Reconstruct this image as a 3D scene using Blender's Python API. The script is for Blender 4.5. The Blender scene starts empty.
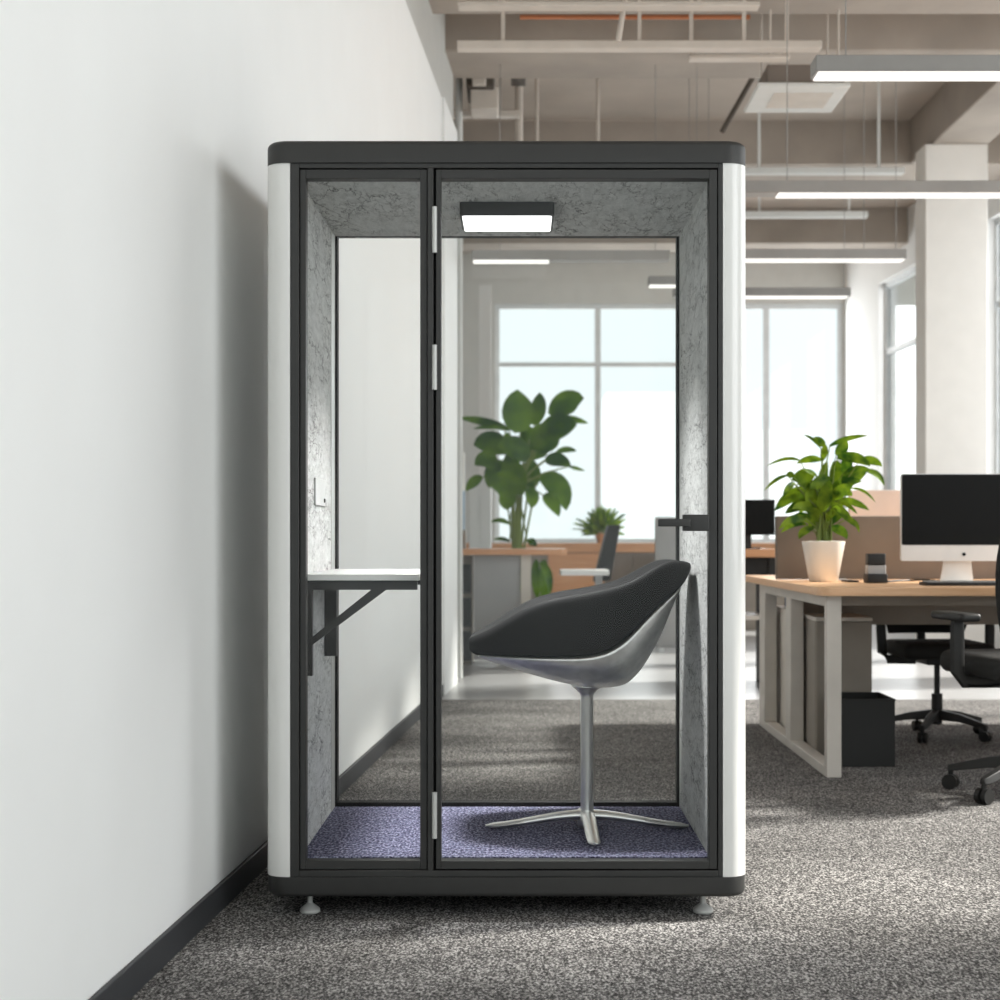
import bpy, bmesh, math, random
from mathutils import Vector, Matrix
random.seed(7)
SC = bpy.context.scene
COL = SC.collection
R = math.radians
F, CX, CY, CAMZ = 1600.0, 520.0, 538.0, 1.10

def P(px, py, d):
    return Vector(((px-CX)*d/F, d, CAMZ-(py-CY)*d/F))
def PX(px, d): return (px-CX)*d/F
def PZ(py, d): return CAMZ-(py-CY)*d/F

def lin(r, g, b):
    f = lambda c: (c/255/12.92) if c/255 <= .04045 else ((c/255+.055)/1.055)**2.4
    return (f(r), f(g), f(b), 1)

# ------------------------------------------------------------------ materials
def newmat(name):
    m = bpy.data.materials.new(name); m.use_nodes = True
    nt = m.node_tree; nt.nodes.clear()
    out = nt.nodes.new('ShaderNodeOutputMaterial')
    return m, nt, out
def N(nt, t, **kw):
    n = nt.nodes.new(t)
    for k, v in kw.items():
        if k in n.inputs.keys(): n.inputs[k].default_value = v
        else: setattr(n, k, v)
    return n
def coords(nt, scale=(1,1,1)):
    tc = N(nt, 'ShaderNodeTexCoord'); mp = N(nt, 'ShaderNodeMapping')
    mp.inputs['Scale'].default_value = scale
    nt.links.new(tc.outputs['Object'], mp.inputs['Vector'])
    return mp.outputs['Vector']
def ramp(nt, fac, stops):
    r = N(nt, 'ShaderNodeValToRGB'); e = r.color_ramp.elements
    while len(e) < len(stops): e.new(.5)
    for el, (p, c) in zip(e, stops): el.position = p; el.color = c
    nt.links.new(fac, r.inputs['Fac'])
    return r.outputs['Color']
def plain(name, c, rough=.5, metal=0, var=.06, vscale=6, bump=0, bscale=80, coat=0, spec=.5, stretch=(1,1,1)):
    m, nt, out = newmat(name)
    b = N(nt, 'ShaderNodeBsdfPrincipled')
    b.inputs['Roughness'].default_value = rough; b.inputs['Metallic'].default_value = metal
    b.inputs['Coat Weight'].default_value = coat; b.inputs['Specular IOR Level'].default_value = spec
    v = coords(nt, stretch)
    n = N(nt, 'ShaderNodeTexNoise', Scale=vscale, Detail=4.0); nt.links.new(v, n.inputs['Vector'])
    lo = tuple(x*(1-var) for x in c[:3])+(1,); hi = tuple(min(1, x*(1+var)) for x in c[:3])+(1,)
    nt.links.new(ramp(nt, n.outputs['Fac'], [(.3, lo), (.7, hi)]), b.inputs['Base Color'])
    if bump:
        n2 = N(nt, 'ShaderNodeTexNoise', Scale=bscale, Detail=3.0); nt.links.new(v, n2.inputs['Vector'])
        bp = N(nt, 'ShaderNodeBump', Strength=bump, Distance=.01); nt.links.new(n2.outputs['Fac'], bp.inputs['Height'])
        nt.links.new(bp.outputs['Normal'], b.inputs['Normal'])
    nt.links.new(b.outputs[0], out.inputs['Surface'])
    return m
def emis(name, c, s):
    m, nt, out = newmat(name)
    e = N(nt, 'ShaderNodeEmission', Strength=s); e.inputs['Color'].default_value = c
    nt.links.new(e.outputs[0], out.inputs['Surface']); return m
def glass(name, tint=(.96,.975,.97,1), refl=1.0):
    m, nt, out = newmat(name)
    t = N(nt, 'ShaderNodeBsdfTransparent'); t.inputs['Color'].default_value = tint
    g = N(nt, 'ShaderNodeBsdfGlossy', Roughness=.01)
    fr = N(nt, 'ShaderNodeFresnel', IOR=1.45)
    mu = N(nt, 'ShaderNodeMath', operation='MULTIPLY'); mu.inputs[1].default_value = refl
    nt.links.new(fr.outputs[0], mu.inputs[0])
    mx = N(nt, 'ShaderNodeMixShader')
    nt.links.new(mu.outputs[0], mx.inputs[0]); nt.links.new(t.outputs[0], mx.inputs[1]); nt.links.new(g.outputs[0], mx.inputs[2])
    nt.links.new(mx.outputs[0], out.inputs['Surface']); return m
def carpet(name, dark, mid, light, scale=160, patch=.25, pscale=1.6, bump=.7, stretch=(1,1,1)):
    m, nt, out = newmat(name)
    b = N(nt, 'ShaderNodeBsdfPrincipled', Roughness=.95); b.inputs['Specular IOR Level'].default_value = .1
    v = coords(nt, (1, .5, 1))
    n = N(nt, 'ShaderNodeTexNoise', Scale=scale, Detail=2.0, Roughness=.6); nt.links.new(v, n.inputs['Vector'])
    c1 = ramp(nt, n.outputs['Fac'], [(.34, dark), (.5, mid), (.66, light)])
    v2 = coords(nt, stretch)
    n2 = N(nt, 'ShaderNodeTexNoise', Scale=pscale, Detail=6.0, Roughness=.65); nt.links.new(v2, n2.inputs['Vector'])
    g = 1-patch
    c2 = ramp(nt, n2.outputs['Fac'], [(.35, (g,g,g,1)), (.65, (1,1,1,1))])
    mx = N(nt, 'ShaderNodeMix', data_type='RGBA', blend_type='MULTIPLY'); mx.inputs[0].default_value = 1
    nt.links.new(c1, mx.inputs[6]); nt.links.new(c2, mx.inputs[7])
    nt.links.new(mx.outputs[2], b.inputs['Base Color'])
    bp = N(nt, 'ShaderNodeBump', Strength=bump, Distance=.006); nt.links.new(n.outputs['Fac'], bp.inputs['Height'])
    nt.links.new(bp.outputs['Normal'], b.inputs['Normal'])
    nt.links.new(b.outputs[0], out.inputs['Surface']); return m
def felt_mat():
    m, nt, out = newmat('felt_grey_veined')
    b = N(nt, 'ShaderNodeBsdfPrincipled', Roughness=.95); b.inputs['Specular IOR Level'].default_value = .1
    v = coords(nt, (1, .3, 1))
    nz = N(nt, 'ShaderNodeTexNoise', Scale=14.0, Detail=5.0, Roughness=.7); nt.links.new(v, nz.inputs['Vector'])
    sub = N(nt, 'ShaderNodeVectorMath', operation='MULTIPLY_ADD')
    nt.links.new(nz.outputs['Color'], sub.inputs[0]); sub.inputs[1].default_value = (.13,.13,.13); nt.links.new(v, sub.inputs[2])
    base = N(nt, 'ShaderNodeTexNoise', Scale=45.0, Detail=6.0, Roughness=.75); nt.links.new(v, base.inputs['Vector'])
    cb = ramp(nt, base.outputs['Fac'], [(.3, lin(190,191,189)), (.7, lin(226,227,225))])
    col = cb
    for sc_, th, ms, seed, dk in ((13, .035, 5.0, 0.0, .20), (30, .06, 9.0, 3.3, .36)):
        vo = N(nt, 'ShaderNodeTexVoronoi', feature='DISTANCE_TO_EDGE', Scale=float(sc_)); nt.links.new(sub.outputs[0], vo.inputs['Vector'])
        line = ramp(nt, vo.outputs['Distance'], [(0.0, (1,1,1,1)), (th, (0,0,0,1))])
        off = N(nt, 'ShaderNodeVectorMath', operation='ADD'); off.inputs[1].default_value = (seed, seed, seed); nt.links.new(v, off.inputs[0])
        mk = N(nt, 'ShaderNodeTexNoise', Scale=ms, Detail=5.0, Roughness=.7); nt.links.new(off.outputs[0], mk.inputs['Vector'])
        mask = ramp(nt, mk.outputs['Fac'], [(.46, (0,0,0,1)), (.6, (1,1,1,1))])
        mm = N(nt, 'ShaderNodeMath', operation='MULTIPLY'); nt.links.new(line, mm.inputs[0]); nt.links.new(mask, mm.inputs[1])
        mx = N(nt, 'ShaderNodeMix', data_type='RGBA', blend_type='MIX')
        d = int(255*dk)
        nt.links.new(mm.outputs[0], mx.inputs[0]); nt.links.new(col, mx.inputs[6]); mx.inputs[7].default_value = lin(d,d,d)
        col = mx.outputs[2]
    nt.links.new(col, b.inputs['Base Color'])
    bp = N(nt, 'ShaderNodeBump', Strength=.4, Distance=.004); nt.links.new(base.outputs['Fac'], bp.inputs['Height'])
    nt.links.new(bp.outputs['Normal'], b.inputs['Normal'])
    nt.links.new(b.outputs[0], out.inputs['Surface']); return m
def wood_mat(name, a, c, rough=.4):
    m, nt, out = newmat(name)
    b = N(nt, 'ShaderNodeBsdfPrincipled', Roughness=rough)
    v = coords(nt, (1.2, 14, 14))
    n = N(nt, 'ShaderNodeTexNoise', Scale=3.0, Detail=6.0, Roughness=.6); nt.links.new(v, n.inputs['Vector'])
    nt.links.new(ramp(nt, n.outputs['Fac'], [(.3, a), (.7, c)]), b.inputs['Base Color'])
    nt.links.new(b.outputs[0], out.inputs['Surface']); return m
def leaf_mat(name, a, c, scale=9):
    m, nt, out = newmat(name)
    b = N(nt, 'ShaderNodeBsdfPrincipled', Roughness=.5); b.inputs['Specular IOR Level'].default_value = .25
    v = coords(nt)
    n = N(nt, 'ShaderNodeTexNoise', Scale=float(scale), Detail=3.0); nt.links.new(v, n.inputs['Vector'])
    cr = ramp(nt, n.outputs['Fac'], [(.35, a), (.65, c)])
    nt.links.new(cr, b.inputs['Base Color'])
    t = N(nt, 'ShaderNodeBsdfTranslucent'); nt.links.new(cr, t.inputs['Color'])
    mx = N(nt, 'ShaderNodeMixShader'); mx.inputs[0].default_value = .35
    nt.links.new(b.outputs[0], mx.inputs[1]); nt.links.new(t.outputs[0], mx.inputs[2])
    nt.links.new(mx.outputs[0], out.inputs['Surface']); return m

M = dict(
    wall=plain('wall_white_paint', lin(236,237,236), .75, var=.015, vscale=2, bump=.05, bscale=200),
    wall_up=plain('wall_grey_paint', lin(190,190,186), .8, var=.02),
    wall_far=plain('wall_pale_grey', lin(215,216,213), .8, var=.03),
    skirt=plain('skirting_black', lin(48,50,53), .5),
    concrete=plain('ceiling_concrete', lin(184,173,162), .85, var=.10, vscale=1.3, bump=.15, bscale=20),
    beam=plain('beam_concrete', lin(168,158,148), .85, var=.12, vscale=1.6, bump=.15, bscale=20),
    column=plain('column_plaster', lin(242,238,232), .8, var=.02),
    duct=plain('duct_painted', lin(205,196,186), .6, var=.06),
    ductdark=plain('duct_dark', lin(82,74,66), .7, var=.15),
    orange=plain('pipe_orange', lin(190,120,80), .6),
    steel=plain('window_frame_grey', lin(232,236,238), .5),
    black=plain('black_powder_coat', lin(45,45,44), .5, var=.04, vscale=30, bump=.05, bscale=400),
    blackgap=plain('black_rubber', lin(18,18,18), .8),
    white=plain('white_lacquer', lin(228,228,225), .28, var=.01, coat=.3),
    alu=plain('aluminium_trim', lin(196,197,194), .45, metal=.3),
    felt=felt_mat(),
    carpet=carpet('carpet_grey', lin(44,43,43), lin(104,102,101), lin(190,187,184), 175, .32, 1.5, .45, (1, 2.2, 1)),
    pale=plain('polished_pale_floor', lin(160,160,161), .28, var=.05, vscale=.8),
    bcarpet=carpet('booth_carpet_blue', lin(58,58,78), lin(108,108,134), lin(182,182,206), 130, .15, 9, .5),
    glass=glass('clear_booth_glass', (.985,.99,.988,1), .3),
    wglass=glass('window_glass', (.98,.99,.99,1), .6),
    chrome=plain('brushed_aluminium', lin(236,236,234), .3, metal=1, var=.05, vscale=12),
    shell=plain('polished_cast_aluminium', lin(232,232,230), .36, metal=1, var=.13, vscale=24, bump=.12, bscale=60),
    fabric=plain('black_upholstery', lin(24,24,24), .75, var=.05, vscale=40, spec=.3),
    lampblk=plain('lamp_black', lin(38,38,38), .5),
    led=emis('led_white', (1,1,1,1), 2.2),
    tube=emis('led_warm_white', (1,.97,.92,1), 1.4),
    housing=plain('lamp_housing_grey', lin(150,148,145), .5),
    desktop=wood_mat('beech_desktop', lin(226,178,136), lin(240,198,158)),
    desktop2=wood_mat('orange_beech', lin(205,146,104), lin(222,168,126)),
    deskleg=plain('desk_leg_pale', lin(206,200,192), .45),
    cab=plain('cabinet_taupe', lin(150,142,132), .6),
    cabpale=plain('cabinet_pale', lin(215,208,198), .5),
    grey=plain('panel_grey', lin(168,168,168), .6),
    divider=plain('divider_taupe_fabric', lin(128,117,108), .9, bump=.2, bscale=300),
    divpink=plain('divider_beige_fabric', lin(226,210,200), .9, bump=.2, bscale=300),
    plastic=plain('black_plastic', lin(16,16,15), .5),
    plastic2=plain('dark_charcoal_plastic', lin(28,28,27), .55),
    mesh=plain('chair_mesh', lin(23,23,22), .8, bump=.5, bscale=300),
    screen=plain('screen_black', lin(12,13,13), .5, spec=.15),
    silver=plain('monitor_silver', lin(225,223,220), .35, metal=.1),
    blue=plain('blue_card', lin(52,96,150), .6),
    bluescreen=plain('pale_blue_card', lin(178,204,224), .5),
    pot=plain('white_ceramic', lin(232,228,220), .4, var=.01),
    soil=plain('soil', lin(52,40,30), .95, bump=.6),
    leafA=leaf_mat('leaf_bright', lin(44,84,14), lin(128,156,34), 14),
    leafB=leaf_mat('leaf_deep', lin(34,76,4), lin(100,138,18), 4),
    stem=plain('stem_green', lin(110,128,48), .5),
    bldg=plain('far_facade', lin(250,252,253), .8, var=.005),
    bwin=plain('far_glazing', lin(243,246,250), .5),
    ground=plain('outside_paving', lin(225,226,225), .9),
)

# ------------------------------------------------------------------ object helpers
WORLD = {}
def tag(o, label=None, cat=None, group=None, kind=None):
    if label: o['label'] = label
    if cat: o['category'] = cat
    if group: o['group'] = group
    if kind: o['kind'] = kind
    return o
def thing(name, loc, label, cat, group=None, rz=0):
    o = bpy.data.objects.new(name, None); COL.objects.link(o)
    o.empty_display_size = .1
    o.location = loc; o.rotation_euler = (0, 0, rz); WORLD[o] = Vector(loc)
    return tag(o, label, cat, group)
def obj(name, bm, m, parent=None, local=False, smooth=False, bevel=0, subsurf=0, angle=35):
    """one mesh object; bm is in world coordinates unless local"""
    if parent is None:
        xs = [v.co for v in bm.verts]
        o0 = Vector(((min(c.x for c in xs)+max(c.x for c in xs))/2, (min(c.y for c in xs)+max(c.y for c in xs))/2, min(c.z for c in xs)))
    else:
        o0 = WORLD[parent]
    if not local or parent is None:
        for v in bm.verts: v.co -= o0
    bmesh.ops.recalc_face_normals(bm, faces=bm.faces)
    me = bpy.data.meshes.new(name); bm.to_mesh(me); bm.free()
    me.materials.append(m)
    o = bpy.data.objects.new(name, me); COL.objects.link(o)
    WORLD[o] = o0
    if parent is None: o.location = o0
    else: o.parent = parent
    if bevel:
        b = o.modifiers.new('bevel', 'BEVEL'); b.width = bevel; b.segments = 2; b.limit_method = 'ANGLE'; b.angle_limit = R(40)
        smooth = True
    if subsurf:
        s = o.modifiers.new('subsurf', 'SUBSURF'); s.levels = subsurf; s.render_levels = subsurf; smooth = True
    if smooth:
        for p in me.polygons: p.use_smooth = True
        if not subsurf:
            try: me.set_sharp_from_angle(angle=R(angle))
            except Exception: pass
    return o
def struct(name, bm, m, parent=None, **kw):
    o = obj(name, bm, m, parent, **kw)
    if parent is None: o['kind'] = 'structure'
    return o
def B(): return bmesh.new()
def box(bm, x0, x1, y0, y1, z0, z1, mat=None):
    vs = [bm.verts.new((x, y, z)) for z in (z0, z1) for x, y in ((x0,y0),(x1,y0),(x1,y1),(x0,y1))]
    if mat:
        for v in vs: v.co = mat @ v.co
    for f in ((0,3,2,1),(4,5,6,7),(0,1,5,4),(1,2,6,5),(2,3,7,6),(3,0,4,7)): bm.faces.new([vs[i] for i in f])
    return bm
def bx(*a): return box(B(), *a)
def loft(bm, rings, close=True, cap=True):
    rv = [[bm.verts.new(p) for p in r] for r in rings]
    n = len(rv[0])
    for a, b in zip(rv, rv[1:]):
        for i in range(n if close else n-1):
            j = (i+1) % n
            bm.faces.new((a[i], a[j], b[j], b[i]))
    if cap:
        bm.faces.new(rv[0][::-1]); bm.faces.new(rv[-1])
    return bm
def lathe(bm, prof, c=(0,0,0), n=24, cap=True):
    c = Vector(c)
    rings = [[c+Vector((r*math.cos(2*math.pi*i/n), r*math.sin(2*math.pi*i/n), z)) for i in range(n)] for r, z in prof]
    return loft(bm, rings, True, cap)
def tube(bm, pts, r, n=8, flat=1.0, up=Vector((0,0,1))):
    pts = [Vector(p) for p in pts]
    rs = r if isinstance(r, (list, tuple)) else [r]*len(pts)
    rings = []
    for i, p in enumerate(pts):
        t = (pts[min(i+1, len(pts)-1)]-pts[max(i-1, 0)]).normalized()
        u = up if abs(t.dot(up)) < .95 else Vector((1,0,0))
        a = t.cross(u).normalized(); b = a.cross(t).normalized()
        rings.append([p+a*rs[i]*math.cos(2*math.pi*k/n)+b*rs[i]*flat*math.sin(2*math.pi*k/n) for k in range(n)])
    return loft(bm, rings)
def cylx(bm, c, r, l, axis='x', n=20):
    c = Vector(c); d = {'x': Vector((1,0,0)), 'y': Vector((0,1,0)), 'z': Vector((0,0,1))}[axis]
    return tube(bm, [c-d*l/2, c+d*l/2], r, n)
def rplan(x0, x1, y0, y1, r, seg=8):
    """rounded rectangle outline in plan"""
    out = []
    for cx, cy, a0 in ((x1-r, y0+r, -90), (x1-r, y1-r, 0), (x0+r, y1-r, 90), (x0+r, y0+r, 180)):
        for k in range(seg+1):
            a = R(a0+90*k/seg); out.append((cx+r*math.cos(a), cy+r*math.sin(a)))
    return out
def rslab(bm, x0, x1, y0, y1, z0, z1, r, e_bot=0, e_top=0, seg=8):
    rings = []
    def ring(ins, z):
        return [Vector((x, y, z)) for x, y in rplan(x0+ins, x1-ins, y0+ins, y1-ins, max(r-ins, .001), seg)]
    if e_bot:
        for k in range(5): a = R(90*k/4); rings.append(ring(e_bot*(1-math.sin(a)), z0+e_bot*(1-math.cos(a))))
    else: rings.append(ring(0, z0))
    if e_top:
        for k in range(5): a = R(90*k/4); rings.append(ring(e_top*(1-math.cos(a)), z1-e_top+e_top*math.sin(a)))
    else: rings.append(ring(0, z1))
    return loft(bm, rings)
def rbox(bm, x0, x1, y0, y1, z0, z1, r, mat=None):
    n0 = len(bm.verts)
    rslab(bm, x0, x1, y0, y1, z0, z1, max(r*1.3, .002), r, r, 4)
    if mat:
        bm.verts.ensure_lookup_table()
        for v in bm.verts[n0:]: v.co = mat @ v.co
    return bm
def ringframe(bm, x0, x1, z0, z1, l, r, b, t, y0, y1):
    """rectangular frame standing in the XZ plane; l r b t are bar widths"""
    box(bm, x0, x0+l, y0, y1, z0, z1); box(bm, x1-r, x1, y0, y1, z0, z1)
    box(bm, x0+l, x1-r, y0, y1, z0, z0+b); box(bm, x0+l, x1-r, y0, y1, z1-t, z1)
    return bm
def interp(tab, x):
    if x <= tab[0][0]: return tab[0][1]
    for (a, u), (b, v) in zip(tab, tab[1:]):
        if x <= b: return u+(v-u)*(x-a)/(b-a)
    return tab[-1][1]

# ------------------------------------------------------------------ the room
CEIL = 5.02
def XL(d): return -1.148+.054*d           # left wall plane
def XR(d): return 4.47+(22-d)*.045        # right wall plane
LEND = 12.1
def slanted(bm, fx, d0, d1, z0, z1, th, sgn):
    vs = []
    for z in (z0, z1):
        for d, off in ((d0, 0), (d1, 0), (d1, th), (d0, th)): vs.append(bm.verts.new((fx(d)+sgn*off, d, z)))
    for f in ((0,3,2,1),(4,5,6,7),(0,1,5,4),(1,2,6,5),(2,3,7,6),(3,0,4,7)): bm.faces.new([vs[i] for i in f])
    return bm
D0 = -2.5
struct('floor', bx(-6, 6.2, D0, 10.9, -.1, 0), M['carpet'])
struct('floor_far', bx(-6, 6.2, 10.9, 22.2, -.1, 0), M['pale'])
struct('ceiling', bx(-6, 6.2, D0, 22.2, CEIL, CEIL+.2), M['concrete'])
wl = struct('wall_left', slanted(B(), XL, D0, LEND, 0, 4.17, .2, -1), M['wall'])
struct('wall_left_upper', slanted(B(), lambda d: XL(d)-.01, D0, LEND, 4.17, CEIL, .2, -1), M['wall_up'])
struct('trim_9', slanted(B(), lambda d: XL(d)+.02, 11.15, LEND+.02, 0, 4.17, .02, -1), M['wall'])
struct('baseboard_left', slanted(B(), lambda d: XL(d)+.014, D0, 11.14, 0, .08, .014, -1), M['skirt'], bevel=.003)
struct('wall_left_far', bx(-6.2, -6, LEND, 22.2, 0, CEIL), M['wall_far'])
struct('wall_left_return', bx(-6, XL(LEND)-.21, LEND-.2, LEND, 0, CEIL), M['wall_far'])
# far wall with two windows
SILL, WTOP = 1.03, 4.32
fw = B()
wx = [(PX(495,22), PX(701,22)), (PX(735,22), PX(843,22))]
box(fw, -6, wx[0][0], 22, 22.25, 0, CEIL); box(fw, wx[0][1], wx[1][0], 22, 22.25, 0, CEIL); box(fw, wx[1][1], 6.2, 22, 22.25, 0, CEIL)
for a, b in wx: box(fw, a, b, 22, 22.25, 0, SILL); box(fw, a, b, 22, 22.25, WTOP, CEIL)
struct('wall_far', fw, M['wall_far'])
def window_y(name, x0, x1, y, z0, z1, mulls, trans):
    w = B(); ringframe(w, x0, x1, z0, z1, .06, .06, .06, .06, y, y+.08)
    for m in mulls: box(w, m-.04, m+.04, y, y+.08, z0+.06, z1-.06)
    for t in trans: box(w, x0+.06, x1-.06, y+.01, y+.07, t-.03, t+.03)
    o = struct(name, w, M['steel'])
    obj('window_glass', bx(x0+.05, x1-.05, y+.035, y+.045, z0+.05, z1-.05), M['wglass'], o)
window_y('window_1', wx[0][0], wx[0][1], 22.05, SILL, WTOP, [PX(598,22)], [PZ(364,22)])
window_y('window_2', wx[1][0], wx[1][1], 22.05, SILL, WTOP, [PX(767,22)], [])
# right wall with window openings
openings = [(-2.2, 2.9), (5.45, 7.7), (8.6, 12.2), (13.0, 16.2), (18.5, 20.3)]
rw = B(); d = D0
for a, b in openings:
    if a > d: slanted(rw, XR, d, a, 0, CEIL, .25, 1)
    slanted(rw, XR, a, b, 0, .9, .25, 1); slanted(rw, XR, a, b, WTOP, CEIL, .25, 1)
    d = b
slanted(rw, XR, d, 22.0, 0, CEIL, .25, 1)
struct('wall_right', rw, M['wall'])
for i, (a, b) in enumerate(openings):
    w = B(); fx = lambda d: XR(d)+.08
    for z0, z1 in ((.9, .96), (3.42, 3.48) if i else (3.3, 3.36), (WTOP-.06, WTOP)): slanted(w, fx, a, b, z0, z1, .07, 1)
    ms = [a, b-.06] + ([a+(b-a)/2] if b-a > 2 else [])
    for m_ in ms: slanted(w, fx, m_, m_+.06, .9, WTOP, .07, 1)
    o = struct('window_%d' % (i+3), w, M['steel'])
    obj('window_glass', slanted(B(), lambda d: XR(d)+.11, a+.03, b-.03, .93, WTOP-.03, .008, 1), M['wglass'], o)

# ceiling beams, column
ZB = 4.6
def cbeam(name, y0, y1, x0=-6, x1=6.2, zb=ZB): return struct(name, bx(x0, x1, y0, y1, zb, CEIL), M['beam'], bevel=.015)
cbeam('trim_1', 9.9, 10.7); cbeam('trim_2', 11.5, 12.2); cbeam('trim_3', 15.0, 15.7); cbeam('trim_4', 19.0, 19.6)
struct('trim_5', bx(3.66, 4.16, D0, 9.9, ZB, CEIL), M['beam'], bevel=.015)
struct('trim_6', bx(3.66, 4.16, 12.2, 15.0, ZB, CEIL), M['beam'], bevel=.015)
struct('trim_7', bx(PX(925,14.2), PX(988,14.2), 14.2, 14.55, 0, ZB), M['column'], bevel=.01)
struct('trim_8', bx(PX(479,20.5), PX(491,20.5), 20.5, 20.65, 0, PZ(285,20.5)), M['wall'])

# outside
struct('floor_outside', bx(-30, 40, 22.3, 70, -.3, -.2), M['ground'])
def building(x0, x1, y0, y1, h, label, nx, nz):
    t = thing('building', ((x0+x1)/2, y0, -.2), label, 'building')
    obj('wall', bx(x0, x1, y0, y1, -.2, h), M['bldg'], t)
    for i in range(nx):
        for k in range(nz):
            w = (x1-x0)/nx; hh = (h-1)/nz
            obj('window', bx(x0+w*(i+.22), x0+w*(i+.78), y0-.05, y0, .8+hh*(k+.2), .8+hh*(k+.75)), M['bwin'], t)
building(PX(606,48), PX(700,48), 48, 54, PZ(392,48), 'pale office block seen through the right half of the wide far window', 4, 3)
building(PX(735,44), PX(810,44), 44, 47, PZ(430,44), 'low pale building seen through the far window beside the potted desk plant', 4, 2)

# ------------------------------------------------------------------ ceiling services
def pend(x0, x1, d, lit0, lit1, wires, label, z=3.14, grp='linear pendant lights'):
    t = thing('pendant_light', ((x0+x1)/2, d+.07, z), label, 'pendant light', grp)
    obj('housing', bx(x0, x1, d, d+.14, z+.004, z+.075), M['housing'], t, bevel=.004)
    obj('diffuser', bx(lit0, lit1, d+.008, d+.132, z-.004, z+.006), M['tube'], t)
    for w in wires: obj('wire', cylx(B(), (w, d+.07, (z+.07+CEIL)/2), .003, CEIL-z-.07, 'z', 6), M['housing'], t)
pend(PX(816,7), 3.6, 7.0, PX(816,7)+.012, 3.59, [PX(849,7), 3.2], 'large nearest linear pendant light at the top right corner')
pend(1.2, 4.3, 9.46, PX(779,9.46), 4.2, [PX(788,9.5), 3.9], 'linear pendant light crossing the top of the white column')
pend(1.2, PX(907,11.7), 11.7, 1.22, PX(905,11.7), [PX(866,11.7), PX(905,11.7)-.05, 1.3], 'linear pendant light ending left of the white column, below the crossing one')
pend(1.3, PX(851,13.5), 13.5, 1.35, PX(848,13.5), [PX(846,13.5), 1.6], 'lowest linear pendant light just above the far right window')
pend(PX(472,11.75), 1.1, 11.75, PX(473,11.75), PX(549,11.75), [PX(500,11.75), 1.0], 'linear pendant light seen through the left of the booth door')
pend(PX(649,12.9), 1.3, 12.9, PX(650,12.9), 1.28, [PX(690,12.9)], 'short linear pendant light seen through the upper right of the booth door')

def simple(name, bm, m, label, cat, group=None, **kw):
    return tag(obj(name, bm, m, **kw), label, cat, group)
# air conditioner cassette
ac = thing('air_conditioner', (PX(807,10.8), 10.8, PZ(88,10.5)), 'white ceiling cassette air conditioner hanging above the pendant light', 'air conditioner')
zb = PZ(88,10.5); xa, xb = PX(768,10.5), PX(846,10.5)
obj('body', bx(xa, xb, 10.55, 11.03, zb+.03, PZ(62,10.5)), M['divider'], ac, bevel=.01)
pn = rbox(B(), PX(757,10.5), PX(850,10.5), 10.47, 11.12, zb, zb+.03, .01); obj('grille_panel', pn, M['wall_far'], ac)
g = B(); ringframe(g, 0, 1, 0, 1, .1, .1, .1, .1, 0, 1); g.free()
gl = B()
for k in range(7): box(gl, xa+.06, xb-.06, 10.62+k*.055, 10.64+k*.055, zb-.006, zb)
obj('grille', gl, M['duct'], ac)
for x in (xa+.03, xb-.03):
    for y in (10.6, 10.98): obj('hanger_rod', cylx(B(), (x, y, (PZ(62,10.5)+CEIL)/2), .008, CEIL-PZ(62,10.5), 'z', 6), M['duct'], ac)

def hbar(name, px0, px1, py0, py1, d, m, label, cat, hang=None, group=None):
    """square tray running across the room, hung from the slab"""
    z1, z0 = PZ(py0, d), PZ(py1, d)
    t = thing(name, ((PX(px0,d)+PX(px1,d))/2, d, z0), label, cat, group)
    obj('rail', bx(PX(px0,d), PX(px1,d), d, d+.1, z0, z1), m, t, bevel=.006)
    for h in hang or []:
        top = ZB if (9.9 <= d <= 10.7 or 11.5 <= d <= 12.2) else CEIL
        if top > z1: obj('hanger_rod', bx(PX(h,d)-.012, PX(h,d)+.012, d+.04, d+.06, z1, top), m, t)
hbar('cable_tray', 457, 822, 40, 48, 10.0, M['duct'], 'long pale cable tray crossing above the booth roof', 'cable tray', [503, 640, 745])
hbar('cable_tray', 690, 790, 54, 58, 10.2, M['duct'], 'short pale cable tray just left of the ceiling air conditioner', 'cable tray', [692, 788])
hbar('cable_tray', 745, 905, 167, 173, 13.6, M['wall_far'], 'pale cable tray right of the booth roof, above the second pendant light', 'cable tray', [760, 880])
hbar('cable_tray', 700, 868, 211, 217, 16.5, M['wall_far'], 'far pale cable tray between the second and third pendant lights', 'cable tray', [760, 850])
hbar('cable_tray', 458, 760, 1, 6, 9.5, M['duct'], 'pale cable tray at the very top of the picture above the booth', 'cable tray', [500, 700])
hbar('cable_tray', 440, 520, 110, 116, 13.0, M['duct'], 'short pale cable tray low at the left above the booth roof', 'cable tray', [470, 500])
pd = 10.85
simple('pipe', cylx(B(), ((PX(520,pd)+PX(750,pd))/2, pd, PZ(17,pd)), .016, PX(750,pd)-PX(520,pd), 'x', 10), M['orange'], 'thin orange pipe running across the ceiling above the booth', 'pipe', smooth=True)
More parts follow.
